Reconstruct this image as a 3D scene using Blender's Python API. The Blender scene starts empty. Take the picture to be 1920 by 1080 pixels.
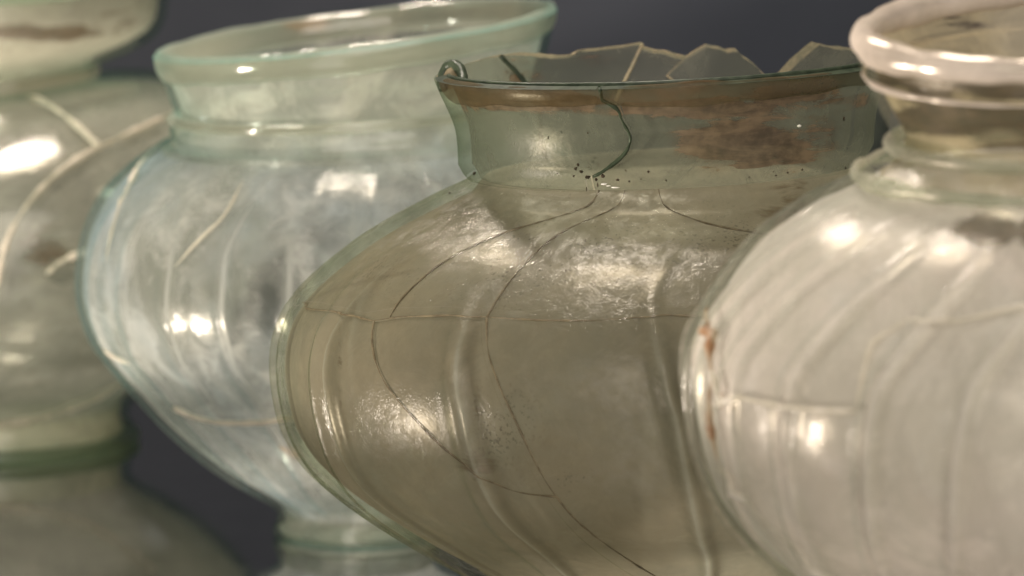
import bpy, math, random
import numpy as np
from mathutils import Vector, Matrix
from mathutils.geometry import delaunay_2d_cdt

rng = np.random.default_rng(7)
random.seed(7)
R = math.radians
scene = bpy.context.scene
COL = scene.collection

# ------------------------------------------------------------------ camera
FPX, CXP, CYP = 8000.0, 960.0, 540.0          # 150 mm lens on a 36 mm sensor
PITCH = math.atan(1068 / 8000)
CAM_H = 0.2897
cam_d = bpy.data.cameras.new('camera')
cam = bpy.data.objects.new('camera', cam_d)
COL.objects.link(cam)
cam.location = (0, 0, CAM_H)
cam.rotation_euler = (R(90) - PITCH, 0, 0)
cam_d.lens = 150
cam_d.sensor_width = 36
cam_d.clip_start = 0.01
cam_d.clip_end = 100
cam_d.dof.use_dof = True
cam_d.dof.focus_distance = 1.235
cam_d.dof.aperture_fstop = 14
scene.camera = cam

# ------------------------------------------------------------------ world, exposure
w = bpy.data.worlds.new('World')
scene.world = w
w.use_nodes = True
bg = w.node_tree.nodes['Background']
bg.inputs[0].default_value = (1.0, 0.9, 0.8, 1)
bg.inputs[1].default_value = 0.05
vs = scene.view_settings
vs.view_transform = 'Standard'
vs.look = 'None'
vs.exposure = -0.1
vs.gamma = 1
cy = scene.cycles
cy.max_bounces = 14
cy.diffuse_bounces = 5
cy.glossy_bounces = 5
cy.transmission_bounces = 8
cy.transparent_max_bounces = 40
cy.sample_clamp_indirect = 4
cy.use_denoising = True
cy.blur_glossy = 0.3

# ------------------------------------------------------------------ lamps (display case spots plus an added fill and wall wash, out of frame)
def area(name, loc, target, size, power, col, size_y=None):
    d = bpy.data.lights.new(name, 'AREA')
    d.shape = 'DISK' if size_y is None else 'ELLIPSE'
    d.size = size
    if size_y: d.size_y = size_y
    d.energy = power
    d.color = col
    o = bpy.data.objects.new(name, d)
    COL.objects.link(o)
    o.location = loc
    o.rotation_euler = (Vector(target) - Vector(loc)).to_track_quat('-Z', 'Y').to_euler()
    return o
WARM = (1.0, 0.88, 0.76)
area('case_spot', (-0.12, 1.62, 1.30), (0.0, 1.30, 0.1), 0.36, 17, WARM, 0.13)      # overhead, slightly behind the row
area('case_spot', (-0.36, 2.02, 1.00), (0.0, 1.30, 0.12), 0.10, 7, WARM)      # behind, left
area('case_spot', (-0.98, 1.04, -0.22), (0.0, 1.30, 0.15), 0.06, 23, WARM)     # low, left, beside the shelf
area('fill_light', (0.25, -0.70, 1.00), (0.0, 1.30, 0.1), 2.6, 56, (1.0, .92, .84))   # added soft fill behind the viewer, standing in for gallery ambient
area('wall_wash', (0.16, 2.24, 0.42), (0.09, 2.36, 0.07), 0.05, .75, (.95, .95, 1.0))     # added unseen lamp, grades the back of the case brighter to the right

# ------------------------------------------------------------------ helpers
def pix(px, py, Y):
    """point on the vertical plane y = Y seen at photograph pixel px, py"""
    u, v = (px - CXP) / FPX, (py - CYP) / FPX
    dy = math.cos(PITCH) - v * math.sin(PITCH)
    dz = -math.sin(PITCH) - v * math.cos(PITCH)
    t = Y / dy
    return np.array([t * u, Y, CAM_H + t * dz])

def project(P):
    """world points (n,3) -> photograph pixels"""
    q = P - np.array([0, 0, CAM_H])
    f = q[..., 1] * math.cos(PITCH) - q[..., 2] * math.sin(PITCH)
    up = q[..., 1] * math.sin(PITCH) + q[..., 2] * math.cos(PITCH)
    return np.stack([CXP + FPX * q[..., 0] / f, CYP - FPX * up / f], -1)

def link(name, verts, faces, mats, parent=None, mat_idx=None, smooth=True, attrs=None):
    me = bpy.data.meshes.new(name)
    me.from_pydata([tuple(map(float, v)) for v in verts], [], faces)
    for m in mats: me.materials.append(m)
    if mat_idx is not None: me.polygons.foreach_set('material_index', np.asarray(mat_idx, dtype=np.int32))
    if smooth: me.polygons.foreach_set('use_smooth', np.ones(len(faces), dtype=bool))
    for k, a in (attrs or {}).items():
        at = me.attributes.new(k, 'FLOAT', 'POINT')
        at.data.foreach_set('value', np.asarray(a, dtype=np.float32))
    me.update()
    o = bpy.data.objects.new(name, me)
    COL.objects.link(o)
    if parent is not None: o.parent = parent
    return o

def catmull(pts, n=420):
    p = np.array(pts, float)
    d = np.r_[0, np.cumsum(np.maximum(np.hypot(*(np.diff(p[:, :2], axis=0).T)), 1e-6) ** 0.5)]
    t = np.linspace(0, d[-1], n)
    # monotone-ish hermite on every column
    m = np.gradient(p, d, axis=0)
    i = np.clip(np.searchsorted(d, t, 'right') - 1, 0, len(d) - 2)
    h = (d[i + 1] - d[i])[:, None]
    s = ((t - d[i]) / h[:, 0])[:, None]
    return ((2*s**3 - 3*s**2 + 1) * p[i] + (s**3 - 2*s**2 + s) * h * m[i] + (-2*s**3 + 3*s**2) * p[i+1] + (s**3 - s**2) * h * m[i+1])

# ------------------------------------------------------------------ materials
class NT:
    def __init__(s, name):
        s.m = bpy.data.materials.new(name)
        s.m.use_nodes = True
        s.t = s.m.node_tree
        s.t.nodes.clear()
        s.out = s.t.nodes.new('ShaderNodeOutputMaterial')
        s.tc = s.t.nodes.new('ShaderNodeTexCoord')
    def n(s, typ, ins=None, **props):
        nd = s.t.nodes.new('ShaderNode' + typ)
        for k, v in props.items(): setattr(nd, k, v)
        for k, v in (ins or {}).items(): s.set(nd.inputs[k], v)
        return nd
    def set(s, sock, v):
        if isinstance(v, bpy.types.NodeSocket): s.t.links.new(v, sock)
        elif isinstance(v, bpy.types.Node): s.t.links.new(v.outputs[0], sock)
        else:
            if sock.type == 'RGBA' and len(v) == 3: v = (*v, 1)
            sock.default_value = v
    def math(s, op, a, b=0.0, clamp=False):
        return s.n('Math', {0: a, 1: b}, operation=op, use_clamp=clamp).outputs[0]
    def ramp(s, fac, lo, hi, a=0.0, b=1.0):
        return s.n('MapRange', {0: fac, 1: lo, 2: hi, 3: a, 4: b}, interpolation_type='SMOOTHSTEP').outputs[0]
    def noise(s, scale, detail=3, rough=0.55, dist=0.0, stretch=None):
        vec = s.tc.outputs['Object']
        if stretch: vec = s.n('Mapping', {'Vector': vec, 'Scale': stretch}).outputs[0]
        return s.n('TexNoise', {'Vector': vec, 'Scale': scale, 'Detail': detail, 'Roughness': rough, 'Distortion': dist}).outputs[0]
    def mixc(s, f, a, b):
        nd = s.n('Mix', data_type='RGBA')
        s.set(nd.inputs[0], f); s.set(nd.inputs[6], a); s.set(nd.inputs[7], b)
        return nd.outputs[2]
    def mixs(s, f, a, b):
        return s.n('MixShader', {0: f, 1: a, 2: b}).outputs[0]
    def done(s, sh):
        s.set(s.out.inputs[0], sh)
        return s.m

def glass(name, light, deep, power=2.0, rough=0.1, bump=0.15, scale=900, haze=0.04, hazecol=(.7, .7, .62), gloss=1.0, patchy=.3):
    """clear outer skin of a vessel: tinted by the length of the way through it, glossy by fresnel"""
    t = NT(name)
    b1 = t.noise(scale, 2, .6)
    b2 = t.noise(60, 2, .5)
    hsum = t.math('ADD', t.math('MULTIPLY', b1, .0003), t.math('MULTIPLY', b2, .0012))
    bn = t.n('Bump', {'Height': hsum, 'Strength': bump, 'Distance': 1.0})
    lw = t.n('LayerWeight', {'Blend': .5})
    f = t.math('POWER', lw.outputs['Facing'], power)
    tint = t.mixc(f, light, deep)
    tr = t.n('BsdfTransparent', {0: tint})
    hz = t.n('BsdfTranslucent', {0: hazecol})
    s1 = t.mixs(haze, tr.outputs[0], hz.outputs[0])
    fr = t.n('Fresnel', {'IOR': 1.5, 'Normal': bn.outputs[0]})
    rg = t.ramp(t.noise(35, 3), .3, .7, rough * .6, rough * 1.6)
    gl = t.n('BsdfGlossy', {'Color': (1, .97, .93), 'Roughness': rg, 'Normal': bn.outputs[0]})
    fg = t.math('MINIMUM', t.math('MULTIPLY', fr.outputs[0], gloss), .22)
    patch = t.ramp(t.noise(240, 5, .7), .35, .65, 1 - patchy, 1 + patchy * .6)
    fg = t.math('MULTIPLY', fg, patch)
    return t.done(t.mixs(fg, s1, gl.outputs[0]))

def film(name, ca, cb, alpha=.7, var=.2, stain=(.08, .05, .02), stain2=(.2, .13, .07), tint=(.93, .96, .93), trans=.55,
         speck=0.0, speckcol=(.05, .03, .015), spec=.05, nscale=14, srough=.3, mottle=.1, ribshade=.8, ribcol=(.16, .135, .09), crestcol=(.5, .5, .46)):
    """weathered inner face: a milky patina that scatters and lets part of the light through"""
    t = NT(name)
    n1 = t.noise(nscale, 5, .6, .4)
    n2 = t.noise(nscale * 4.3, 4, .6, .2)
    n3 = t.noise(260, 3, .6)
    cl = t.n('Attribute', attribute_name='clear').outputs['Fac']
    cl = t.ramp(t.math('ADD', cl, t.math('MULTIPLY', t.math('SUBTRACT', t.noise(60, 5, .6), .5), .9)), .3, .7)
    cl = t.math('MULTIPLY', cl, t.ramp(t.n('Attribute', attribute_name='clear').outputs['Fac'], .02, .2))
    ns = t.noise(46, 7, .68, .8, stretch=(1, 1, 4.5))
    mv = t.ramp(t.noise(22, 2, .5, .5, stretch=(1, 1, 2)), .45, .7)
    colr = t.mixc(t.ramp(n1, .35, .65), ca, cb)
    colr = t.mixc(t.math('MULTIPLY', t.ramp(n2, .5, .75), .35), colr, tuple(min(1, c * 1.25) for c in ca))
    at = t.n('Attribute', attribute_name='stain').outputs['Fac']
    sm = t.ramp(t.math('ADD', t.math('MULTIPLY', at, 1.35), t.math('ADD', t.math('MULTIPLY', t.math('SUBTRACT', ns, .5), 1.7), t.math('MULTIPLY', t.math('SUBTRACT', n2, .5), .8))), .2, .6)
    sm = t.math('MULTIPLY', sm, t.ramp(at, .02, .2))
    scol = t.mixc(t.ramp(t.math('ADD', t.math('MULTIPLY', n3, .4), t.math('MULTIPLY', ns, .6)), .35, .65), stain, stain2)
    scol = t.mixc(t.math('MULTIPLY', mv, .22), scol, (.15, .115, .12))
    colr = t.mixc(sm, colr, scol)
    a = t.math('ADD', alpha, t.math('MULTIPLY', t.math('SUBTRACT', n1, .5), var * 2))
    a = t.math('ADD', a, t.math('MULTIPLY', t.math('SUBTRACT', n2, .5), var), True)
    cru = t.ramp(t.noise(52, 9, .68, .6), .46, .62, -1, 1)
    a = t.math('ADD', a, t.math('MULTIPLY', cru, mottle), True)
    a = t.math('MAXIMUM', a, t.math('MULTIPLY', sm, .85))
    a = t.math('MULTIPLY', a, t.math('SUBTRACT', 1.0, t.math('MULTIPLY', cl, .8)))
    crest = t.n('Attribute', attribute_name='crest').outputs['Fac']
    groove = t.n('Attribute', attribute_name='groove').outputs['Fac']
    colr = t.mixc(t.math('MULTIPLY', groove, t.ramp(n1, .2, .8, .35 * ribshade, .75 * ribshade)), colr, ribcol)  # dark flank of each rib painted in, imitating the lens shading of thick glass
    colr = t.mixc(t.math('MULTIPLY', crest, t.ramp(n2, .2, .8, .35, .9)), colr, crestcol)  # bright line on the rib crest, light painted into the colour
    a = t.math('MAXIMUM', a, t.math('MULTIPLY', groove, .8 * min(1, ribshade)))
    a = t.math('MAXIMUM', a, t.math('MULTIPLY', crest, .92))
    if speck:
        sat = t.n('Attribute', attribute_name='speck').outputs['Fac']
        sp = t.noise(900, 3, .6)
        spm = t.math('MULTIPLY', t.ramp(t.math('ADD', sp, t.math('MULTIPLY', t.noise(48, 5, .7), .55)), .87, .95), sat)
        spm = t.math('MULTIPLY', spm, speck)
        colr = t.mixc(spm, colr, speckcol)
        a = t.math('MAXIMUM', a, spm)
    di = t.n('BsdfDiffuse', {0: colr})
    tl = t.n('BsdfTranslucent', {0: colr})
    sc = t.mixs(trans, di.outputs[0], tl.outputs[0])
    bn = t.n('Bump', {'Height': n3, 'Strength': .25, 'Distance': .0006})
    gl = t.n('BsdfGlossy', {'Color': (1, .9, .78), 'Roughness': srough, 'Normal': bn.outputs[0]})
    sc = t.mixs(t.math('ADD', spec, t.math('MULTIPLY', sm, .05)), sc, gl.outputs[0])
    tr = t.n('BsdfTransparent', {0: tint})
    return t.done(t.mixs(a, tr.outputs[0], sc))

def solid(name, ca, cb, rough=.5, spec=.3, scale=300, trans=0.0):
    t = NT(name)
    c = t.mixc(t.ramp(t.noise(scale, 4), .35, .65), ca, cb)
    p = t.n('BsdfPrincipled', {'Base Color': c, 'Roughness': rough, 'Specular IOR Level': spec})
    sh = p.outputs[0]
    if trans: sh = t.mixs(trans, sh, t.n('BsdfTranslucent', {0: c}).outputs[0])
    return t.done(sh)

# ------------------------------------------------------------------ the vessels
class Jar:
    """hand-blown vessel: a surface S(theta, v) revolved about its axis, theta = 0 towards the viewer and growing to the right,
    v = metres along the profile from the middle of the foot up to the lip"""
    def __init__(s, name, label, cx, dist, prof, side=-1, nrib=0, ribw=5.0, ribh=.003, ribph=0.0, thick=.004, th0=-260, wob=.006, ty=0.0, lipwave=()):
        s.cx, s.dist, s.thick, s.th0 = pix(cx, 540, dist)[0], dist, thick, R(th0)
        s.ctr = np.array([s.cx, dist, 0.0])
        rows = []
        for dx, py, tx, rib, tw in prof:
            p = pix(cx + side * dx, py, dist)
            r = abs(p[0] - s.cx)
            z = p[2] - side * tx * r
            rows.append((r, z, tx, rib, tw))
        z0 = rows[0][1]
        rows = [(r, max(z, .0006), tx, rb, tw) for r, z, tx, rb, tw in rows]
        f = catmull(rows)
        f[:, 0] = np.maximum(f[:, 0], .001)
        f[:, 1] = np.maximum(f[:, 1], .0006)
        s.f = f
        s.vv = np.r_[0, np.cumsum(np.hypot(np.diff(f[:, 0]), np.diff(f[:, 1])))]
        s.L = s.vv[-1]
        s.prof_v = []
        for r, z, *_ in rows:
            s.prof_v.append(s.vv[np.argmin((f[:, 0] - r) ** 2 + (f[:, 1] - z) ** 2)])
        s.nrib, s.ribw, s.ribh, s.ribph, s.wob, s.ty, s.lipwave = nrib, R(ribw), ribh, R(ribph), wob, ty, lipwave
        s.ribamp = .6 + .7 * rng.random(max(nrib, 1))
        s.ribjit = R(1.6) * (rng.random(max(nrib, 1)) - .5)
        s.root = bpy.data.objects.new(name, None)
        COL.objects.link(s.root)
        s.root.location = s.ctr
        s.root.empty_display_size = .05
        s.root['label'] = label
        s.root['category'] = 'glass jar'
    def col(s, v, k): return np.interp(v, s.vv, s.f[:, k])
    def S(s, th, v, ribscale=1.0, out=0.0):
        th = np.asarray(th, float); v = np.asarray(v, float)
        r, z, tx, rib, tw = (s.col(v, k) for k in range(5))
        if s.nrib:
            pitch = 2 * math.pi / s.nrib
            ph = (th - R(1) * tw - s.ribph) / pitch
            k = np.round(ph).astype(int)
            d = (ph - k) * pitch - s.ribjit[k % s.nrib]
            e = s.ribamp[k % s.nrib]
            g = np.exp(-(d / s.ribw) ** 2) - .35 * np.exp(-(d / (s.ribw * 2.4)) ** 2)
            r = r + rib * ribscale * s.ribh * e * g
        r = r * (1 + s.wob * np.sin(2 * th + 1.0 + 9 * z) + s.wob * .6 * np.sin(3 * th + 2.0 - 14 * z))
        x, y = r * np.sin(th), -r * np.cos(th)
        z = z + tx * x + s.ty * y * np.clip(tx * 20, 0, 1)
        for k, a, p in s.lipwave:
            z = z + a * np.cos(k * (th - R(p))) * np.clip((v - s.vneck) / (s.L - s.vneck), 0, 1) * (r > .02)
        return np.stack([x, y, z], -1)
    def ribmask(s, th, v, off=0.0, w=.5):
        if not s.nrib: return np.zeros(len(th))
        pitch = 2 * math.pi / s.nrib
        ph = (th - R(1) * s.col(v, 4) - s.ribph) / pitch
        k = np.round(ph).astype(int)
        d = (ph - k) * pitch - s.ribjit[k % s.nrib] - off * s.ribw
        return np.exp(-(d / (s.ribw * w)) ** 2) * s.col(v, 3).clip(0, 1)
    vneck = 1e9
    step = .00022
    def N(s, th, v):
        e = 1e-3
        v = np.clip(v, e, s.L - e)
        a = s.S(th + e, v, 0) - s.S(th - e, v, 0)
        b = s.S(th, v + e, 0) - s.S(th, v - e, 0)
        n = np.cross(a, b)
        return n / np.maximum(np.linalg.norm(n, axis=-1, keepdims=True), 1e-12)
    def world(s, th, v): return s.S(th, v) + s.ctr
    def pick(s, px, py, back=False, vlo=0.0, vhi=9.0):
        """theta, v of the surface point seen at a photograph pixel, on the near or on the far wall"""
        th = np.linspace(-math.pi / 2, math.pi / 2, 121) + (math.pi if back else 0)
        v = np.linspace(max(vlo, .01), min(vhi, s.L), 160)
        T, V = np.meshgrid(th, v, indexing='ij')
        P = s.world(T, V)
        q = project(P)
        nrm = s.N(T, V)
        facing = ((np.array([0, 0, CAM_H]) - P) * nrm).sum(-1)
        d = np.hypot(q[..., 0] - px, q[..., 1] - py)
        d = np.where((facing > 0) != back, d, d + 60)
        i = np.unravel_index(np.argmin(d), d.shape)
        t, vv, best = T[i], V[i], d[i]
        for _ in range(6):
            q0 = project(s.world(t, vv)); e = 2e-4
            J = np.stack([(project(s.world(t + e, vv)) - q0) / e, (project(s.world(t, vv + e)) - q0) / e], -1)
            try: st = np.linalg.solve(J, np.array([px, py]) - q0)
            except Exception: break
            st = np.clip(st, [-.03, -.003], [.03, .003])
            nt, nv = t + st[0], np.clip(vv + st[1], max(vlo, .002), min(vhi, s.L))
            nd = np.hypot(*(project(s.world(nt, nv)) - np.array([px, py])))
            if nd < best: t, vv, best = nt, nv, nd
            else: break
        while t < s.th0: t += 2 * math.pi
        while t > s.th0 + 2 * math.pi: t -= 2 * math.pi
        return (t, vv)
    def line(s, pts, **k): return [s.pick(x, y, **k) for x, y in pts]
    @staticmethod
    def dense(poly, rref, step=.0018, wig=0.0):
        out = []
        p = np.array(poly)
        for a, b in zip(p[:-1], p[1:]):
            n = max(1, int(math.hypot((b[0] - a[0]) * rref, b[1] - a[1]) / step))
            for i in range(n): out.append(a + (b - a) * i / n)
        out.append(p[-1])
        return np.array(out)
    @staticmethod
    def smooth(poly, rref):
        """round a picked polyline a little without moving its ends"""
        p = np.array(poly, float)
        for _ in range(2):
            q = [p[0]]
            for a, b in zip(p[:-1], p[1:]): q += [a * .75 + b * .25, a * .25 + b * .75]
            q.append(p[-1])
            p = np.array(q)
        return p
    def build(s, cracks, vfoot, vneck, mats, nth=300, nv=100, jag=None, stains=(), specks=(), shift=None, clears=()):
        """mats: dict body, neck, foot -> (outer, inner, edge)"""
        rref = float(np.mean(s.f[:, 0]))
        th1 = s.th0 + 2 * math.pi
        gt = np.linspace(s.th0, th1, nth); gv = np.linspace(0, s.L, nv)
        if s.nrib:      # columns crowd on the ribs that face the viewer
            ex = []
            for k in range(-2 * s.nrib, 2 * s.nrib):
                u0 = s.ribph + k * 2 * math.pi / s.nrib + s.ribjit[k % s.nrib]
                if abs((u0 + math.pi) % (2 * math.pi) - math.pi) < R(112):
                    ex += [u0 + s.ribw * o for o in (-3, -2.3, -1.7, -1.3, -1, -.75, -.5, -.25, 0, .25, .5, .75, 1, 1.3, 1.7, 2.3, 3)]
            ex = np.array(ex); ex = ex[(ex > s.th0 + .004) & (ex < th1 - .004)]
            inner_g = gt[1:-1]
            inner_g = inner_g[np.min(np.abs(inner_g[:, None] - ex[None]), axis=1) > s.ribw * .35]
            gt = np.sort(np.r_[gt[0], inner_g, ex, gt[-1]])
            nth = len(gt)
        def tou(p):
            p = np.array(p, float); u = p[:, 0] - R(1) * s.col(p[:, 1], 4)
            a0, a1 = abs(p[0, 0] - s.th0) < 1e-6, abs(p[-1, 0] - th1) < 1e-6
            ok = (u > s.th0 + 1e-3) & (u < th1 - 1e-3)
            q = np.stack([u, p[:, 1]], -1)[ok]
            if a0: q = np.r_[[[s.th0, p[0, 1]]], q]
            if a1: q = np.r_[q, [[th1, p[-1, 1]]]]
            return q
        T, V = np.meshgrid(gt, gv, indexing='ij')
        P = np.stack([T.ravel() * rref, V.ravel()], -1)
        lines = [tou(s.dense(c, rref)) for c in cracks]
        lines.append(np.stack([gt, np.full(nth, vfoot)], -1))
        if jag is None: lines.append(np.stack([gt, np.full(nth, vneck)], -1))
        else: lines += [np.stack([gt, np.full(nth, vneck)], -1), tou(s.dense(jag, rref, .001))]
        cons, edges = [], []
        for ln in lines:
            k = len(cons)
            cons += [(a * rref, b) for a, b in ln]
            edges += [(k + i, k + i + 1) for i in range(len(ln) - 1)]
        cons = np.array(cons)
        # drop grid points that crowd a constraint
        hv = gv[1] - gv[0]; hu = hv
        cell = {}
        for i, (a, b) in enumerate(cons): cell.setdefault((int(a / hu), int(b / hv)), []).append(i)
        keep = np.ones(len(P), bool)
        lim2 = (.3 * hv) ** 2
        for i, (a, b) in enumerate(P):
            ci, cj = int(a / hu), int(b / hv)
            edge_pt = i < nv or i >= len(P) - nv
            for ii in (ci - 1, ci, ci + 1):
                for jj in (cj - 1, cj, cj + 1):
                    for k in cell.get((ii, jj), ()):
                        if (cons[k, 0] - a) ** 2 + (cons[k, 1] - b) ** 2 < lim2: keep[i] = False
            if edge_pt and (i % nv in (0, nv - 1)): keep[i] = True
        P = P[keep]
        n0 = len(P)
        vin = [Vector(p) for p in np.r_[P, cons]]
        ein = [(a + n0, b + n0) for a, b in edges]
        vo, eo, fo, ov, oe, of = delaunay_2d_cdt(vin, ein, [], 0, 1e-7)
        vo = np.array([tuple(p) for p in vo])
        fo = [tuple(f) for f in fo]
        wall = set()
        for e, src in zip(eo, oe):
            if src: wall.add((min(e), max(e)))
        emap = {}
        for i, f in enumerate(fo):
            for a, b in ((f[0], f[1]), (f[1], f[2]), (f[2], f[0])): emap.setdefault((min(a, b), max(a, b)), []).append(i)
        comp = np.full(len(fo), -1); groups = []
        for i in range(len(fo)):
            if comp[i] >= 0: continue
            g = len(groups); comp[i] = g; st = [i]; mem = []
            while st:
                j = st.pop(); mem.append(j)
                f = fo[j]
                for a, b in ((f[0], f[1]), (f[1], f[2]), (f[2], f[0])):
                    e = (min(a, b), max(a, b))
                    if e in wall: continue
                    for k in emap[e]:
                        if comp[k] < 0: comp[k] = g; st.append(k)
            groups.append(mem)
        uu, v = vo[:, 0] / rref, vo[:, 1]
        th = uu + R(1) * s.col(v, 4)
        outer = s.S(th, v)
        nrm = s.N(th, v)
        inner = s.S(th, v, .75) - nrm * s.thick
        low = v < .004
        inner[low] = outer[low] + np.array([0, 0, s.thick])
        wpos = outer + s.ctr
        q = project(wpos)
        front = ((np.array([0, 0, CAM_H]) - wpos) * nrm).sum(-1) > 0
        def blobs(bl):
            a = np.zeros(len(vo))
            for px, py, rx, ry, st, fb in bl:
                d = ((q[:, 0] - px) / rx) ** 2 + ((q[:, 1] - py) / ry) ** 2
                ok = np.ones(len(vo), bool) if fb == 2 else (front if fb == 1 else ~front)
                a = np.maximum(a, np.where(ok, st * np.clip(1.3 * np.exp(-1.1 * d) - .08, 0, 1), 0))
            return a
        stain, speck, clear = blobs(stains), blobs(specks), blobs(clears)
        crest, groove = s.ribmask(th, v, -.15, .32), s.ribmask(th, v, 1.0, .75)  # masks for the painted bright and dark sides of the ribs
        jagf = None
        if jag is not None:
            ja = tou(s.dense(jag, rref, .001)); o = np.argsort(ja[:, 0]); jagf = lambda t: np.interp(t, ja[o, 0], ja[o, 1])
        parts = []
        for g, mem in enumerate(groups):
            c = np.mean([(th[list(fo[j])].mean(), v[list(fo[j])].mean()) for j in mem], axis=0)
            big = max(mem, key=lambda j: abs(np.cross(vo[fo[j][1]] - vo[fo[j][0]], vo[fo[j][2]] - vo[fo[j][0]])))
            tb, vb = uu[list(fo[big])].mean(), v[list(fo[big])].mean()
            if jagf is not None and vb > jagf(tb): continue
            zone = 'foot' if vb < vfoot else ('neck' if vb > vneck else 'body')
            used = sorted({i for j in mem for i in fo[j]})
            ix = {k: i for i, k in enumerate(used)}
            n = len(used)
            off = np.zeros((n, 3))
            if shift is not None and zone == 'neck':
                off = shift(c[0], c[1]) * (nrm[used] * np.array([1, 1, 0]))
            if zone == 'body' and s.step: off = nrm[used] * s.step * (rng.random() - .5) * 2
            vt = np.r_[outer[used] + off, inner[used] + off]
            fs = [tuple(ix[i] for i in fo[j]) for j in mem]
            mi = [0] * len(fs)
            fs += [tuple(n + ix[i] for i in reversed(fo[j])) for j in mem]
            mi += [1] * (len(fs) - len(mi))
            # broken or open edges: the wall's own thickness
            ml = []
            for j in mem:
                f = fo[j]
                for a, b in ((f[0], f[1]), (f[1], f[2]), (f[2], f[0])):
                    nb = emap[(min(a, b), max(a, b))]
                    mt, mv = (uu[a] + uu[b]) / 2, (v[a] + v[b]) / 2
                    onjag = jagf is not None and abs(mv - jagf(mt)) < 3e-5 + .0 and len(nb) == 2 and comp[nb[0]] != comp[nb[1]]
                    ontop = len(nb) == 1 and mv > s.L - 1e-5
                    if onjag or ontop: ml.append((a, b, 3 if onjag and mt + R(1) * s.col(mv, 4) > R(-93) else 2))
            if ml:
                k0 = len(vt)
                ext = []
                for a, b, em in ml:
                    k = k0 + len(ext)
                    ext += [outer[a] + off[0] * 0, outer[b], inner[b], inner[a]]
                    fs.append((k + 1, k, k + 3, k + 2)); mi.append(em)
                vt = np.r_[vt, np.array(ext) + (off.mean(0) if len(off) else 0)]
            extra = len(vt) - 2 * n
            ce = np.r_[clear[used], clear[used], np.zeros(extra)]
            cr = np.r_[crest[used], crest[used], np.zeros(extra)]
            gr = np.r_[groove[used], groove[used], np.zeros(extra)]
            st = np.r_[stain[used], stain[used], np.zeros(extra)]
            sp = np.r_[speck[used], speck[used], np.zeros(extra)]
            nm = {'foot': 'foot', 'neck': 'neck_sherd', 'body': 'body_sherd'}[zone]
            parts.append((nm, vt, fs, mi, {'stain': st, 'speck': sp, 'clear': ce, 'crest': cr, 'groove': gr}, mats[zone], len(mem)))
        for z in ('neck_sherd', 'body_sherd'):
            if sum(p[0] == z and p[6] > 60 for p in parts) == 1:
                parts = [((p[0].split('_')[0],) + p[1:]) if p[0] == z else p for p in parts]
        for nm, vt, fs, mi, at, mt, cnt in parts:
            if cnt < 4: continue
            link(nm, vt, fs, mt, s.root, mi, attrs=at)
    def tube(s, name, poly, rad, mat, lift=0.0, seg=7, taper=False, wobble=.25, inward=None):
        if inward is None: inward = s.thick * (.95 if mat.name == 'dark_glue' else .25)
        """a seam that follows the surface: thread of old glue or the edge of a sherd"""
        rref = float(np.mean(s.f[:, 0]))
        p = s.dense(poly, rref, .0016)
        c = s.S(p[:, 0], p[:, 1]) + s.N(p[:, 0], p[:, 1]) * (lift - inward)
        return sweep(name, c, rad, mat, s.root, seg, taper, wobble)
    def ring(s, name, v, rx, rz, mat, t0=None, t1=None, dr=0.0, dz=0.0, n=220, seg=14, tilt=0.0, hollow=0.0, mat2=None, wob=0.1):
        """folded rim or ring of glass round the vessel at profile position v"""
        full = t0 is None
        t0, t1 = (s.th0, s.th0 + 2 * math.pi) if full else (R(t0), R(t1))
        th = np.linspace(t0, t1, n, endpoint=not full)
        c = s.S(th, np.full(n, v), 0)
        rad = np.stack([np.sin(th), -np.cos(th), 0 * th], -1)
        zz = np.array([0, 0, 1.0])
        ca, sa = math.cos(R(tilt)), math.sin(R(tilt))
        vt, fs, mi = [], [], []
        lay = [(1.0, 0)] + ([(hollow, 1)] if hollow else [])
        w = 1 + wob * (np.sin(5 * th + 1) * .5 + np.sin(11 * th + 2) * .3 + np.sin(23 * th) * .2)
        for sc, m in lay:
            k0 = len(vt)
            for i in range(n):
                for j in range(seg):
                    a = 2 * math.pi * j / seg
                    ex, ez = rx * sc * math.cos(a) * w[i], rz * sc * math.sin(a) * w[i]
                    vt.append(c[i] + rad[i] * (dr + ex * ca - ez * sa) + zz * (dz + ex * sa + ez * ca))
            for i in range(n if full else n - 1):
                for j in range(seg):
                    a, b = i, (i + 1) % n
                    j2 = (j + 1) % seg
                    q4 = (k0 + a * seg + j, k0 + b * seg + j, k0 + b * seg + j2, k0 + a * seg + j2)
                    fs.append(q4 if m == 0 else q4[::-1]); mi.append(m)
        if not full:
            for e, flip in ((0, False), (n - 1, True)):
                if hollow:
                    for j in range(seg):
                        j2 = (j + 1) % seg
                        k0 = len(vt)
                        A = [vt[e * seg + j], vt[e * seg + j2], vt[n * seg + e * seg + j2], vt[n * seg + e * seg + j]]
                        vt += [x.copy() for x in A]
                        fs.append((k0, k0 + 1, k0 + 2, k0 + 3)); mi.append(0)
                else:
                    k0 = len(vt)
                    vt += [vt[e * seg + j].copy() for j in range(seg)]
                    fs.append(tuple(range(k0, k0 + seg))); mi.append(0)
        return link(name, vt, fs, [mat, mat2 or mat], s.root, mi, attrs={'stain': np.zeros(len(vt))})

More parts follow.
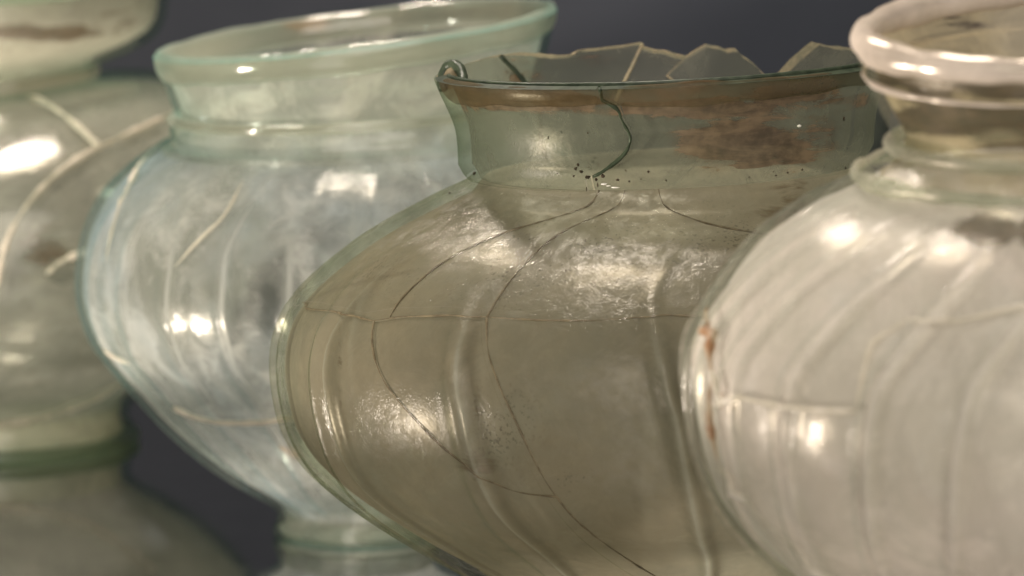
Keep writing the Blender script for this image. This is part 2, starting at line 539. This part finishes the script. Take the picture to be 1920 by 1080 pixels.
def sweep(name, c, rad, mat, parent, seg=7, taper=False, wobble=.25):
    c = np.array(c); n = len(c)
    tg = np.gradient(c, axis=0); tg /= np.maximum(np.linalg.norm(tg, axis=1, keepdims=True), 1e-9)
    up = np.array([0.13, -.3, .94])
    a = np.cross(tg, up); a /= np.maximum(np.linalg.norm(a, axis=1, keepdims=True), 1e-9)
    b = np.cross(tg, a)
    ph = rng.random(4) * 6
    i = np.arange(n)
    rr = rad * (1 + wobble * (np.sin(i * .37 + ph[0]) * .5 + np.sin(i * .93 + ph[1]) * .3 + np.sin(i * 2.1 + ph[2]) * .3))
    if taper: rr = rr * np.clip(np.minimum(i, n - 1 - i) / (n * .25), .12, 1)
    vt = []
    for k in range(n):
        for j in range(seg):
            an = 2 * math.pi * j / seg
            vt.append(c[k] + (a[k] * math.cos(an) + b[k] * math.sin(an)) * rr[k])
    fs = [(k * seg + j, k * seg + (j + 1) % seg, (k + 1) * seg + (j + 1) % seg, (k + 1) * seg + j) for k in range(n - 1) for j in range(seg)]
    fs += [tuple(range(seg))[::-1], tuple(range((n - 1) * seg, n * seg))]
    return link(name, vt, fs, [mat], parent)

# ------------------------------------------------------------------ setting: glossy dark shelf and the back of the case
t = NT('dark_shelf')
n1 = t.noise(40, 4)
p = t.n('BsdfPrincipled', {'Base Color': t.mixc(t.ramp(n1, .3, .7), (.38, .385, .39), (.43, .435, .44)), 'Roughness': t.ramp(n1, .3, .7, .05, .09), 'Metallic': 1.0})
M_shelf = t.done(p.outputs[0])
def slab(name, x0, x1, y0, y1, z0, z1, m):
    vt = [(x, y, z) for z in (z0, z1) for y in (y0, y1) for x in (x0, x1)]
    fs = [(0, 2, 3, 1), (4, 5, 7, 6), (0, 1, 5, 4), (2, 6, 7, 3), (0, 4, 6, 2), (1, 3, 7, 5)]
    return link(name, vt, fs, [m], None, smooth=False)
sh = slab('shelf', -.31, 1.2, .55, 2.35, -.03, 0, M_shelf)
sh['kind'] = 'structure'; sh['label'] = 'dark glossy display shelf mirroring the glass jars'
t = NT('slate_backing')
c = t.mixc(t.ramp(t.noise(5, 3), .3, .7), (.025, .028, .034), (.033, .036, .043))
M_back = t.done(t.n('BsdfPrincipled', {'Base Color': c, 'Roughness': .8, 'Specular IOR Level': .1}).outputs[0])
bw = slab('backdrop', -2.2, 2.2, 2.36, 2.40, -.5, 1.6, M_back)
bw['kind'] = 'structure'; bw['label'] = 'plain slate grey back wall of the case'

# ------------------------------------------------------------------ jar 3 (in focus): olive ribbed jar with a broken rim
G3 = glass('olive_glass', (.95, .955, .91), (.60, .66, .53), 2.6, .2, .6, 1400, .04, gloss=.42, patchy=.8)
F3 = film('olive_patina', (.45, .395, .305), (.385, .365, .30), .80, .2, mottle=.07, speck=1.0, spec=.03, trans=.72, ribshade=.85, ribcol=(.10, .08, .045), crestcol=(.62, .62, .56))
G3n = glass('neck_glass', (.90, .92, .86), (.48, .56, .46), 2.4, .22, .3, 1100, .03, gloss=.10)
F3n = film('neck_patina', (.17, .175, .14), (.145, .155, .125), .62, .2, stain=(.035, .018, .006), stain2=(.21, .14, .085), speck=1.0, spec=.02, srough=.35, trans=.45)
E3 = solid('broken_edge', (.40, .36, .24), (.62, .5, .33), .25, .6, 500, .3)
EG = solid('green_edge', (.035, .05, .032), (.065, .085, .055), .35, .25, 300, .2)
RIM3 = film('rim_brown', (.16, .10, .05), (.14, .12, .08), .5, .6, mottle=.15, tint=(.92, .94, .91), spec=.012, srough=.3, trans=.35)
GLUE3 = solid('dark_glue', (.11, .085, .055), (.20, .16, .105), .5, .2, 400)
prof3 = [(3, 1262, 0, 0, 0), (180, 1268, 0, 0, 0), (205, 1260, 0, 0, 9), (203, 1247, 0, 0, 9), (190, 1233, 0, 0, 9), (232, 1200, 0, .25, 9), (300, 1150, 0, .6, 9),
         (385, 1078, .0, .8, 8), (485, 1020, .005, 1, 7), (565, 970, .01, 1, 6), (645, 913, .01, 1, 4), (692, 868, .012, 1, 3), (727, 810, .015, 1, 2),
         (745, 745, .015, 1, 1), (751, 680, .02, 1, 0), (746, 635, .02, 1, -1), (727, 580, .02, .8, -2), (688, 530, .02, .55, -3), (628, 476, .025, .3, -4),
         (566, 430, .03, .15, -2), (466, 375, .035, .05, 4), (383, 331, .045, 0, 10), (392, 322, .05, 0, 12), (398, 311, .05, 0, 12), (399, 290, .05, 0, 12), (404, 242, .05, 0, 12),
         (418, 206, .05, 0, 12), (434, 172, .05, 0, 12), (444, 146, .05, 0, 12), (452, 118, .05, 0, 12), (458, 96, .05, 0, 12)]
J3 = Jar('broken_rim_jar', 'olive green ribbed glass jar with broken jagged rim and dark mending lines, in sharp focus', 1265, 1.28, prof3,
         nrib=12, ribw=1.6, ribh=.0040, ribph=-1.5, thick=.0042)
vneck3, vlip3 = J3.prof_v[21], J3.prof_v[28]
J3.vneck = vneck3
vb = dict(vhi=vneck3)
A = J3.line([(545, 560), (570, 565), (600, 566), (640, 575), (685, 586), (740, 577), (830, 574), (903, 577), (1000, 583), (1100, 584), (1180, 579), (1240, 573), (1310, 576)], **vb)
vA0, vA1 = A[0][1], A[-1][1]
A = [(J3.th0, vA0), (R(-180), vA0 + .004), (R(-120), vA0)] + A + [(R(55), vA1 - .002), (J3.th0 + 2 * math.pi, vA0)]
B = J3.line([(685, 586), (680, 640), (686, 680), (705, 722), (760, 792), (830, 862), (895, 913), (950, 938), (1035, 948)], **vb)
C = J3.line([(903, 577), (904, 650), (920, 710), (955, 790), (990, 870), (1035, 948), (1100, 1020), (1180, 1078), (1270, 1130), (1380, 1190)], **vb)
D = J3.line([(1112, 352), (1060, 377), (980, 400), (900, 427), (820, 470), (770, 510), (735, 545), (716, 578)], **vb)
E = J3.line([(1165, 356), (1100, 387), (1030, 421), (970, 480), (930, 530), (903, 577)], **vb)
F = J3.line([(1232, 356), (1290, 385), (1350, 403), (1430, 416), (1540, 430), (1620, 470)], **vb)
C.append((C[-1][0] + .2, J3.prof_v[4]))
F.append((F[-1][0] + .25, vA1))
D[0] = (D[0][0], vneck3); E[0] = (E[0][0], vneck3); F[0] = (F[0][0], vneck3)
body_cracks = [A] + [J3.smooth(c, .1) for c in (B, C, D, E, F)]
D2 = body_cracks[3]
NK = J3.smooth(J3.line([(1125, 190), (1158, 207), (1164, 230), (1184, 262), (1170, 292), (1130, 322), (1098, 338)], vlo=vneck3), .07)
NK[0, 1] = vlip3; NK[-1, 1] = vneck3
bk = dict(back=True, vlo=vneck3)
jb = J3.line([(880, 120), (930, 108), (1000, 105), (1072, 108), (1076, 100), (1140, 93), (1202, 84), (1207, 93), (1250, 101), (1290, 113), (1312, 98), (1330, 88), (1352, 92),
              (1368, 99), (1388, 97), (1410, 116), (1450, 155), (1462, 154), (1500, 117), (1540, 84), (1595, 93), (1640, 100)], **bk)
jb = sorted([(t_ if t_ < R(100) else t_ - 2 * math.pi, v_) for t_, v_ in jb], key=lambda a: a[0])
jb = [(t_, v_) for t_, v_ in jb if t_ > J3.th0 + .02 and t_ < R(-95)]
jd = [jb[0]]
for a_, b_ in zip(jb[:-1], jb[1:]):       # conchoidal, slightly ragged break line
    n_ = max(1, int(abs(b_[0] - a_[0]) * .07 / .0016)); amp = random.uniform(-.0005, .0005)
    for i_ in range(1, n_ + 1):
        f_ = i_ / n_
        jd.append((a_[0] + (b_[0] - a_[0]) * f_, a_[1] + (b_[1] - a_[1]) * f_ + (amp * math.sin(math.pi * f_) + random.uniform(-.00012, .00012)) * (i_ < n_)))
jb = jd
JAG = [(J3.th0, jb[0][1])] + jb + [(R(-93), vlip3), (R(-60), vlip3)] + [(R(a), vlip3) for a in range(-50, 98, 10)] + [(J3.th0 + 2 * math.pi, jb[0][1])]
def bline(p): return J3.line(p, **bk)
bc = [bline([(925, 109), (950, 135), (995, 192)]), bline([(1202, 86), (1180, 135), (1150, 192)]), bline([(1076, 106), (1082, 135)]),
      bline([(1290, 113), (1250, 148), (1305, 192)]), bline([(1456, 155), (1448, 200)])]
back_cracks = []
for k, b_ in enumerate(bc):
    b_ = list(b_)
    if k in (0, 1, 3, 4): b_.append((b_[-1][0], vneck3))
    back_cracks.append(b_)
def shift3(t_, v_):
    t_ = math.degrees(t_)
    if t_ > -90: return 0.0
    return {0: 0.0, 1: .0012, 2: -.0012, 3: .0006}[int((t_ + 260) / 17) % 4]
st3 = [(1400, 275, 130, 34, 1, 1), (1420, 310, 60, 25, .6, 1), (1300, 215, 190, 18, .8, 1), (1000, 203, 190, 20, .85, 1), (1520, 195, 150, 18, .6, 1), (1500, 300, 80, 30, .45, 1), (1560, 260, 60, 60, .35, 1), (1370, 330, 60, 20, .35, 1),
       (880, 190, 60, 30, .5, 1), (960, 150, 50, 40, .4, 0), (1110, 120, 60, 12, .4, 0), (1450, 260, 60, 25, .5, 1),
       (880, 880, 40, 60, .3, 1), (880, 780, 14, 90, .22, 1), (614, 700, 7, 130, .24, 1), (1510, 380, 90, 40, .4, 1)]
sp3 = [(1050, 470, 260, 100, .8, 1), (930, 800, 70, 80, .6, 1), (750, 500, 120, 60, .55, 1), (1130, 325, 90, 22, 1, 1), (1330, 325, 160, 16, .8, 1), (1350, 420, 160, 50, .6, 1),
       (1060, 910, 80, 30, .5, 1)]
J3.build(body_cracks + [NK] + back_cracks, J3.prof_v[4], vneck3, {'body': (G3, F3, E3), 'neck': (G3n, F3n, E3, EG), 'foot': (G3, F3, E3)}, nth=330, nv=110, jag=JAG,
         stains=st3, specks=sp3, shift=shift3)
for c in body_cracks: J3.tube('crack_seam', c, .00025, GLUE3, wobble=.7)
J3.tube('crack_seam', NK[:-3], .0005, EG, wobble=.5)
J3.tube('crack_seam', back_cracks[0], .0009, EG, inward=.003)
J3.tube('sherd_edge', back_cracks[1][:3], .0006, E3, inward=.003)
J3.tube('sherd_edge', back_cracks[3][:3], .0004, E3, inward=.003)
J3.ring('rim', vlip3, .0013, .0032, RIM3, -92, 99, dr=-.0019, dz=-.0024, wob=.35, tilt=-20)
# thread of dark green glass along the inner edge of the rim, and the arched end of its fold
J3.tube('rim_edge', [(R(a), vlip3) for a in range(-84, 99, 3)], .0008, EG, lift=-.0034, wobble=.1, inward=0)
def offs(deg, dr, dz):
    a = R(deg); b = J3.S(np.array(a), np.array(vlip3))
    return b + np.array([math.sin(a) * dr, -math.cos(a) * dr, dz])
arch = [(-91, .0006, -.0028), (-92, .0010, -.0006), (-92, .0006, .0016), (-92, -.0004, .0036), (-91, -.0018, .0047), (-89, -.0034, .0046), (-87, -.0046, .0034), (-84, -.0052, .0012),
        (-80, -.0050, -.0002), (-74, -.0044, -.0004), (-66, -.0038, -.0002)]
ap = catmull([list(offs(*a)) for a in arch], 60)
ap = ap + np.array([.0022, 0, -.0008])
sweep('rim_fold', ap, .0016, EG, J3.root, 9, False, .12)
def plate(name, pts, th_, mat):
    c = np.array([offs(*a) for a in pts]) + np.array([.0022, -.0006, -.0008]); n = len(c); d = np.array([0, th_, 0])
    vt = np.r_[c - d, c + d]
    return link(name, vt, [tuple(range(n))[::-1], tuple(range(n, 2 * n))] + [(i, (i + 1) % n, n + (i + 1) % n, n + i) for i in range(n)], [mat], J3.root, smooth=False)
TAN = solid('tan_fill', (.40, .33, .21), (.52, .44, .30), .6, .2, 400, .4)
plate('fold_fill', [(-93, .0004, -.0028), (-90, .0006, .0014), (-90, -.0006, .0034), (-90, -.0020, .0042), (-90, -.0036, .0038), (-90, -.0048, .0016), (-90, -.0058, -.0026)], .0008, TAN)
# dirt lodged in the joint and the little white chip
soil = solid('soil', (.02, .014, .01), (.06, .045, .03), .9, .1, 900)
def grain(px, py, r, sx=1.0, sz=1.0, mat=soil, name='soil_grain'):
    r *= .6 * random.uniform(.7, 1.2)
    t_, v_ = J3.pick(px, py)
    c = J3.S(t_, v_); nn = J3.N(np.array(t_), np.array(v_))
    vt, fs = [], []
    for i in range(5):
        for j in range(7):
            a, b = math.pi * (i + .5) / 5, 2 * math.pi * j / 7
            k = r * (.7 + .6 * random.random())
            vt.append(c + nn * r * .2 + np.array([k * sx * math.sin(a) * math.cos(b), k * .7 * math.sin(a) * math.sin(b), k * sz * math.cos(a)]))
    fs = [(i * 7 + j, i * 7 + (j + 1) % 7, (i + 1) * 7 + (j + 1) % 7, (i + 1) * 7 + j) for i in range(4) for j in range(7)]
    fs += [tuple(range(7))[::-1], tuple(range(28, 35))]
    return link(name, vt, fs, [mat], J3.root)
for px, py, r, sx, sz in [(1090, 322, .0012, 1.3, .8), (1080, 316, .0007, 1, 1), (1076, 330, .0006, 1, 1), (1102, 332, .0009, 1.4, .8), (1118, 336, .0008, 1, 1), (1131, 330, .0008, 1, 1), (1121, 347, .0008, .6, 1.8),
                          (1100, 354, .0006, .6, 1.6), (1158, 337, .0007, 1.2, .8), (1180, 340, .0006, 1, 1), (1202, 336, .0005, 1, 1), (1216, 322, .0006, 1, 1), (1249, 338, .0005, 1, 1), (1084, 309, .0006, 1, 1),
                          (1455, 329, .0006, 1.3, .8), (1477, 324, .0005, 1, 1), (1504, 318, .0004, 1, 1), (1585, 315, .0006, .7, 1.2), (1582, 222, .0007, .6, 1.3), (890, 325, .0007, 1, 1), (843, 362, .0005, 1, 1),
                          (1028, 258, .0005, .6, 1.4), (1102, 249, .0005, 1, 1), (1045, 325, .0004, 1, 1), (1405, 332, .0004, 1, 1), (1450, 322, .0004, 1, 1)]:
    grain(px, py, r, sx, sz)
chipm = solid('white_chip', (.75, .72, .66), (.85, .82, .76), .4, .4, 500)
for px, py, r, sx, sz in [(1133, 345, .0009, 1.6, .5), (1141, 348, .0011, 1.4, .35), (1154, 351, .0009, 1.8, .3), (1498, 236, .0007, 1.3, .8)]: grain(px, py, r, sx, sz, chipm, 'chip')

# ------------------------------------------------------------------ jar 2: pale blue green jar with a slanting rim
G2 = glass('pale_blue_glass', (.94, .97, .97), (.18, .50, .56), 4.0, .13, .4, 700, .05, gloss=.35)
F2 = film('silver_patina', (.78, .735, .67), (.54, .59, .63), .60, .5, mottle=.22, spec=.06, trans=.55, ribshade=.2, nscale=11, srough=.22, stain=(.5, .3, .18), stain2=(.6, .4, .25))
G2n = glass('aqua_glass', (.91, .96, .94), (.16, .55, .54), 4.0, .1, .2, 700, .05)
F2n = film('aqua_patina', (.62, .58, .49), (.50, .53, .47), .58, .3, mottle=.15, spec=.05, trans=.5, stain=(.55, .3, .18), stain2=(.6, .4, .25))
R2 = glass('aqua_rim_glass', (.93, .97, .95), (.35, .72, .70), 4.0, .08, .15, 500, .5, (.72, .68, .6), gloss=1.4)
E2 = solid('aqua_edge', (.25, .5, .46), (.4, .6, .55), .2, .5, 300, .4)
PALE = solid('pale_glue', (.80, .72, .60), (.88, .80, .67), .45, .4, 300, .4)
prof2 = [(3, 998, 0, 0, 0), (125, 1008, 0, 0, 0), (154, 1005, 0, 0, 8), (161, 994, 0, 0, 8), (151, 975, 0, 0, 8), (150, 960, 0, 0, 8), (167, 940, 0, .3, 8), (205, 917, 0, .6, 8), (250, 890, 0, .8, 8),
         (310, 845, .005, 1, 8), (370, 790, .005, 1, 7), (420, 735, .01, 1, 5), (465, 680, .01, 1, 4), (497, 638, .01, 1, 2), (519, 582, .015, 1, 1), (527, 530, .02, 1, 0),
         (522, 470, .02, 1, 0), (505, 410, .02, .9, 0), (470, 350, .025, .6, 2), (420, 300, .03, .3, 4), (372, 268, .04, 0, 6), (348, 260, .05, 0, 6), (352, 246, .05, 0, 6), (345, 230, .055, 0, 6),
         (337, 220, .06, 0, 6), (343, 203, .065, 0, 6), (355, 172, .08, 0, 6), (370, 135, .10, 0, 6), (381, 104, .115, 0, 6)]
J2 = Jar('slanted_rim_jar', 'pale blue green glass jar with slanting folded rim, behind the olive jar', 670, 1.5, prof2,
         nrib=26, ribw=2.2, ribh=.0021, ribph=3, thick=.0028, ty=.02)
vneck2, vlip2 = J2.prof_v[20], J2.L
J2.vneck = vneck2
vb = dict(vhi=vneck2)
c21 = J2.smooth(J2.line([(302, 262), (262, 305), (228, 370), (207, 430), (196, 490)], **vb), .08)
c22 = J2.smooth(J2.line([(325, 768), (372, 790), (450, 798), (530, 790), (600, 776)], **vb), .08)
c23 = J2.smooth(J2.line([(455, 335), (425, 400), (375, 445), (325, 500)], **vb), .08)
c24 = J2.smooth(J2.line([(190, 655), (210, 672), (240, 685)], **vb), .08)
J2.build([c21, c22, c23], J2.prof_v[5], vneck2, {'body': (G2, F2, E2), 'neck': (G2n, F2n, E2), 'foot': (G2n, F2n, E2)}, nth=360, nv=96,
         stains=[(570, 45, 60, 14, .7, 0), (545, 860, 30, 25, .4, 1)],
         clears=[(425, 560, 26, 110, .7, 1), (500, 580, 30, 100, .7, 1), (620, 480, 70, 70, .5, 1), (340, 560, 20, 80, .5, 1), (560, 430, 60, 30, .5, 1), (480, 150, 120, 26, .4, 1)])
J2.tube('crack_seam', c21, .0007, PALE, wobble=.7, taper=True); J2.tube('crack_seam', c22, .0009, PALE); J2.tube('crack_seam', c23, .0005, PALE, taper=True)
J2.tube('crack_seam', c24, .0007, PALE, taper=True)
J2.ring('rim', vlip2, .0026, .0052, R2, dr=-.0030, dz=-.0030, tilt=-16)
J2.ring('neck_ring', J2.prof_v[24], .0022, .0018, R2, dr=.0012)

# ------------------------------------------------------------------ jar 4 (nearest): milky ribbed jar, cut by the right of the frame
G4 = glass('milky_glass', (.96, .96, .94), (.65, .73, .68), 3.0, .15, .5, 900, .06, gloss=.32, patchy=.6)
F4 = film('milky_patina', (.95, .87, .83), (.80, .77, .71), .78, .24, mottle=.14, speck=.9, speckcol=(.25, .14, .07), stain=(.10, .095, .08), stain2=(.26, .21, .16), spec=.05, trans=.6, srough=.25, ribshade=.6, ribcol=(.3, .27, .2), crestcol=(.8, .76, .74))
F4n = film('ochre_patina', (.46, .39, .25), (.38, .33, .22), .72, .16, stain=(.016, .015, .006), stain2=(.08, .055, .03), spec=.05, trans=.45)
R4 = film('rim_white', (.70, .62, .54), (.50, .43, .36), .93, .08, spec=.12, srough=.22, trans=.3, stain=(.3, .25, .2))
E4 = solid('pale_edge', (.7, .68, .6), (.8, .78, .7), .3, .5, 300, .4)
ORNG = solid('orange_glue', (.36, .19, .09), (.66, .56, .42), .45, .4, 160, .35)
WRIB = solid('white_glue', (.72, .67, .58), (.8, .75, .67), .4, .4, 300, .4)
prof4 = [(3, 1592, 0, 0, 0), (160, 1602, 0, 0, 0), (208, 1596, 0, 0, 0), (200, 1562, 0, 0, 0), (185, 1520, 0, 0, -4), (225, 1435, 0, .2, -4), (300, 1325, 0, .7, -4), (400, 1205, 0, 1, -4),
         (512, 1085, 0, 1, -4), (560, 1045, .0, 1, -3), (640, 955, .0, 1, -2), (682, 868, .0, 1, -1), (706, 765, .0, 1, 0), (711, 690, .0, 1, 1), (701, 630, .0, 1, 2), (676, 580, .0, 1, 4),
         (630, 510, .0, .8, 8), (570, 440, .005, .5, 13), (490, 380, .01, .25, 17), (425, 350, .015, 0, 20), (385, 330, .02, 0, 20), (352, 310, .02, 0, 20), (325, 290, .02, 0, 20), (312, 270, .03, 0, 20),
         (316, 252, .03, 0, 20), (345, 200, .04, 0, 20), (374, 132, .05, 0, 20), (384, 100, .05, 0, 20), (394, 72, .05, 0, 20)]
J4 = Jar('milky_jar', 'milky white closely ribbed glass jar with thick pale rim and orange glue', 1990, 1.06, prof4,
         nrib=24, ribw=1.35, ribh=.0030, ribph=-6.5, thick=.0030, ty=.11)
vneck4 = J4.prof_v[21]
J4.vneck = vneck4
vb = dict(vhi=vneck4)
k1 = J4.line([(1330, 700), (1345, 760), (1380, 745), (1460, 765), (1530, 769), (1602, 773)], **vb)
k2 = J4.line([(1602, 773), (1612, 720), (1632, 640), (1700, 596), (1800, 598), (1915, 572), (2050, 560)], **vb)
k3 = J4.line([(1314, 570), (1326, 620), (1330, 700)], **vb)
k4 = J4.line([(1330, 700), (1325, 790), (1345, 880), (1400, 950), (1470, 1020), (1540, 1085), (1640, 1140)], **vb)
k0 = [(J4.th0, k3[0][1] + .004), (R(-120), k3[0][1] + .002), k3[0]]
k2.append((R(60), k2[-1][1])); k2.append((J4.th0 + 2 * math.pi, k3[0][1] + .004))
k4.append((R(-10), J4.prof_v[4]))
J4.build([k0, k1, k2, k3, k4], J4.prof_v[4], vneck4, {'body': (G4, F4, E4), 'neck': (G4, F4n, E4), 'foot': (G4, F4, E4)}, nth=360, nv=110,
         stains=[(1790, 236, 140, 32, 1.2, 1), (1720, 190, 60, 30, .5, 1), (1930, 250, 150, 36, 1.2, 1), (1750, 160, 160, 18, 1.1, 1), (1900, 176, 120, 18, 1.1, 1), (1640, 110, 30, 20, .35, 1), (1850, 408, 56, 36, .9, 1), (1945, 415, 40, 34, .8, 1), (1760, 40, 120, 30, .3, 0)],
         clears=[(1860, 270, 90, 20, .6, 1)], specks=[(1850, 402, 60, 34, 1, 1), (1830, 640, 200, 160, .3, 1)])
J4.tube('glue_seam', k1, .0006, WRIB, wobble=.6); J4.tube('glue_seam', k2, .0005, WRIB, wobble=.6)
J4.tube('glue_seam', k3, .0011, ORNG, wobble=.8, taper=True); J4.tube('glue_seam', k4[:3], .0007, ORNG, wobble=.8, taper=True); J4.tube('glue_seam', k4[2:], .0007, WRIB, wobble=.7)
for a_, b_, r_ in [(1453, 765, .0014), (1372, 765, .0012), (1345, 742, .0012), (1322, 690, .0014)]:
    t_, v_ = J4.pick(a_, b_)
    J4.tube('glue_drop', [(t_ - .012, v_), (t_ + .012, v_ + .0004)], r_, ORNG, taper=True)
J4.ring('rim', J4.L, .0034, .0036, R4, dr=-.0030, dz=-.0006, seg=18, wob=.22)
J4.ring('rim_fold', J4.prof_v[26], .0007, .0006, R4, dr=-.0006, dz=-.0012, wob=.8)
COLLAR = film('collar_glass', (.54, .50, .42), (.42, .42, .35), .5, .2, tint=(.85, .9, .82), spec=.06, trans=.5)
J4.ring('collar', J4.prof_v[20], .0014, .0018, COLLAR, dr=.0002, dz=.0006, wob=.5)
J4.ring('neck_ring', J4.prof_v[23], .0022, .0018, COLLAR, dr=.0008)

# ------------------------------------------------------------------ jar 1 (farthest): blurred green jar at the left edge
G1 = glass('green_glass', (.94, .96, .94), (.30, .58, .52), 3.4, .1, .25, 600, .04)
F1 = film('tan_patina', (.60, .56, .485), (.45, .44, .385), .70, .5, mottle=.14, spec=.06, trans=.5, srough=.15)
F1n = film('cream_patina', (.56, .52, .42), (.45, .43, .34), .78, .16, spec=.05, trans=.5)
R1 = glass('green_rim_glass', (.84, .95, .91), (.10, .50, .44), 2.2, .08, .2, 500, .45, (.55, .55, .42))
prof1 = [(3, 815, 0, 0, 0), (230, 829, 0, 0, 0), (268, 826, 0, 0, 0), (272, 812, 0, 0, 0), (264, 790, 0, 0, 0), (262, 764, 0, 0, 0), (285, 740, 0, 0, 0), (350, 700, 0, 0, 0), (430, 640, 0, 0, 0), (492, 570, 0, 0, 0),
         (530, 500, 0, 0, 0), (545, 430, .02, 0, 0), (538, 370, .04, 0, 0), (500, 280, .07, 0, 0), (430, 200, .1, 0, 0), (340, 142, .12, 0, 0), (250, 138, .12, 0, 0), (198, 144, .12, 0, 0),
         (194, 132, .12, 0, 0), (215, 118, .10, 0, 0), (262, 98, .08, 0, 0), (312, 68, .06, 0, 0), (332, 30, .05, 0, 0), (336, -10, .05, 0, 0), (340, -50, .05, 0, 0)]
J1 = Jar('blurred_jar', 'tan green smooth glass jar with broad pale mending lines, farthest and most blurred', -20, 1.70, prof1, side=1, thick=.004)
vneck1 = J1.prof_v[17]
J1.vneck = vneck1
vb = dict(vhi=vneck1)
m1 = J1.smooth(J1.line([(55, 178), (90, 192), (135, 222), (178, 262), (186, 272)], **vb), .1)
m2 = J1.smooth(J1.line([(186, 272), (150, 292), (105, 322), (60, 368), (25, 420), (5, 470), (-10, 560)], **vb), .1)
m3 = J1.smooth(J1.line([(186, 272), (250, 242), (330, 205), (400, 190)], **vb), .1)
m4 = J1.smooth(J1.line([(-60, 806), (0, 800), (90, 785), (170, 757), (236, 718), (290, 680)], **vb), .1)
m5 = J1.smooth(J1.line([(88, 515), (112, 492), (142, 478), (180, 470)], **vb), .1)
J1.build([m1, m2, m3, m4], J1.prof_v[5], vneck1, {'body': (G1, F1, E2), 'neck': (G1, F1n, E2), 'foot': (G1, film('foot_patina', (.74, .70, .54), (.64, .64, .5), .62, .2), E2)}, nth=260, nv=90,
         stains=[(90, 70, 150, 18, .75, 1), (230, 40, 60, 30, .25, 1), (90, 470, 70, 50, .35, 1)],
         clears=[(120, 515, 30, 26, .95, 1), (250, 330, 90, 60, .4, 1)])
for c in (m1, m2, m3, m5): J1.tube('crack_seam', c, .0010, PALE, wobble=.7)
J1.tube('crack_seam', m4, .0012, PALE, wobble=.5)
J1.ring('rim', J1.L, .004, .005, R1)
J1.ring('foot_ring', J1.prof_v[2], .004, .003, R1, dr=-.001, dz=.002)
J1.ring('neck_ring', J1.prof_v[18], .003, .003, R2)
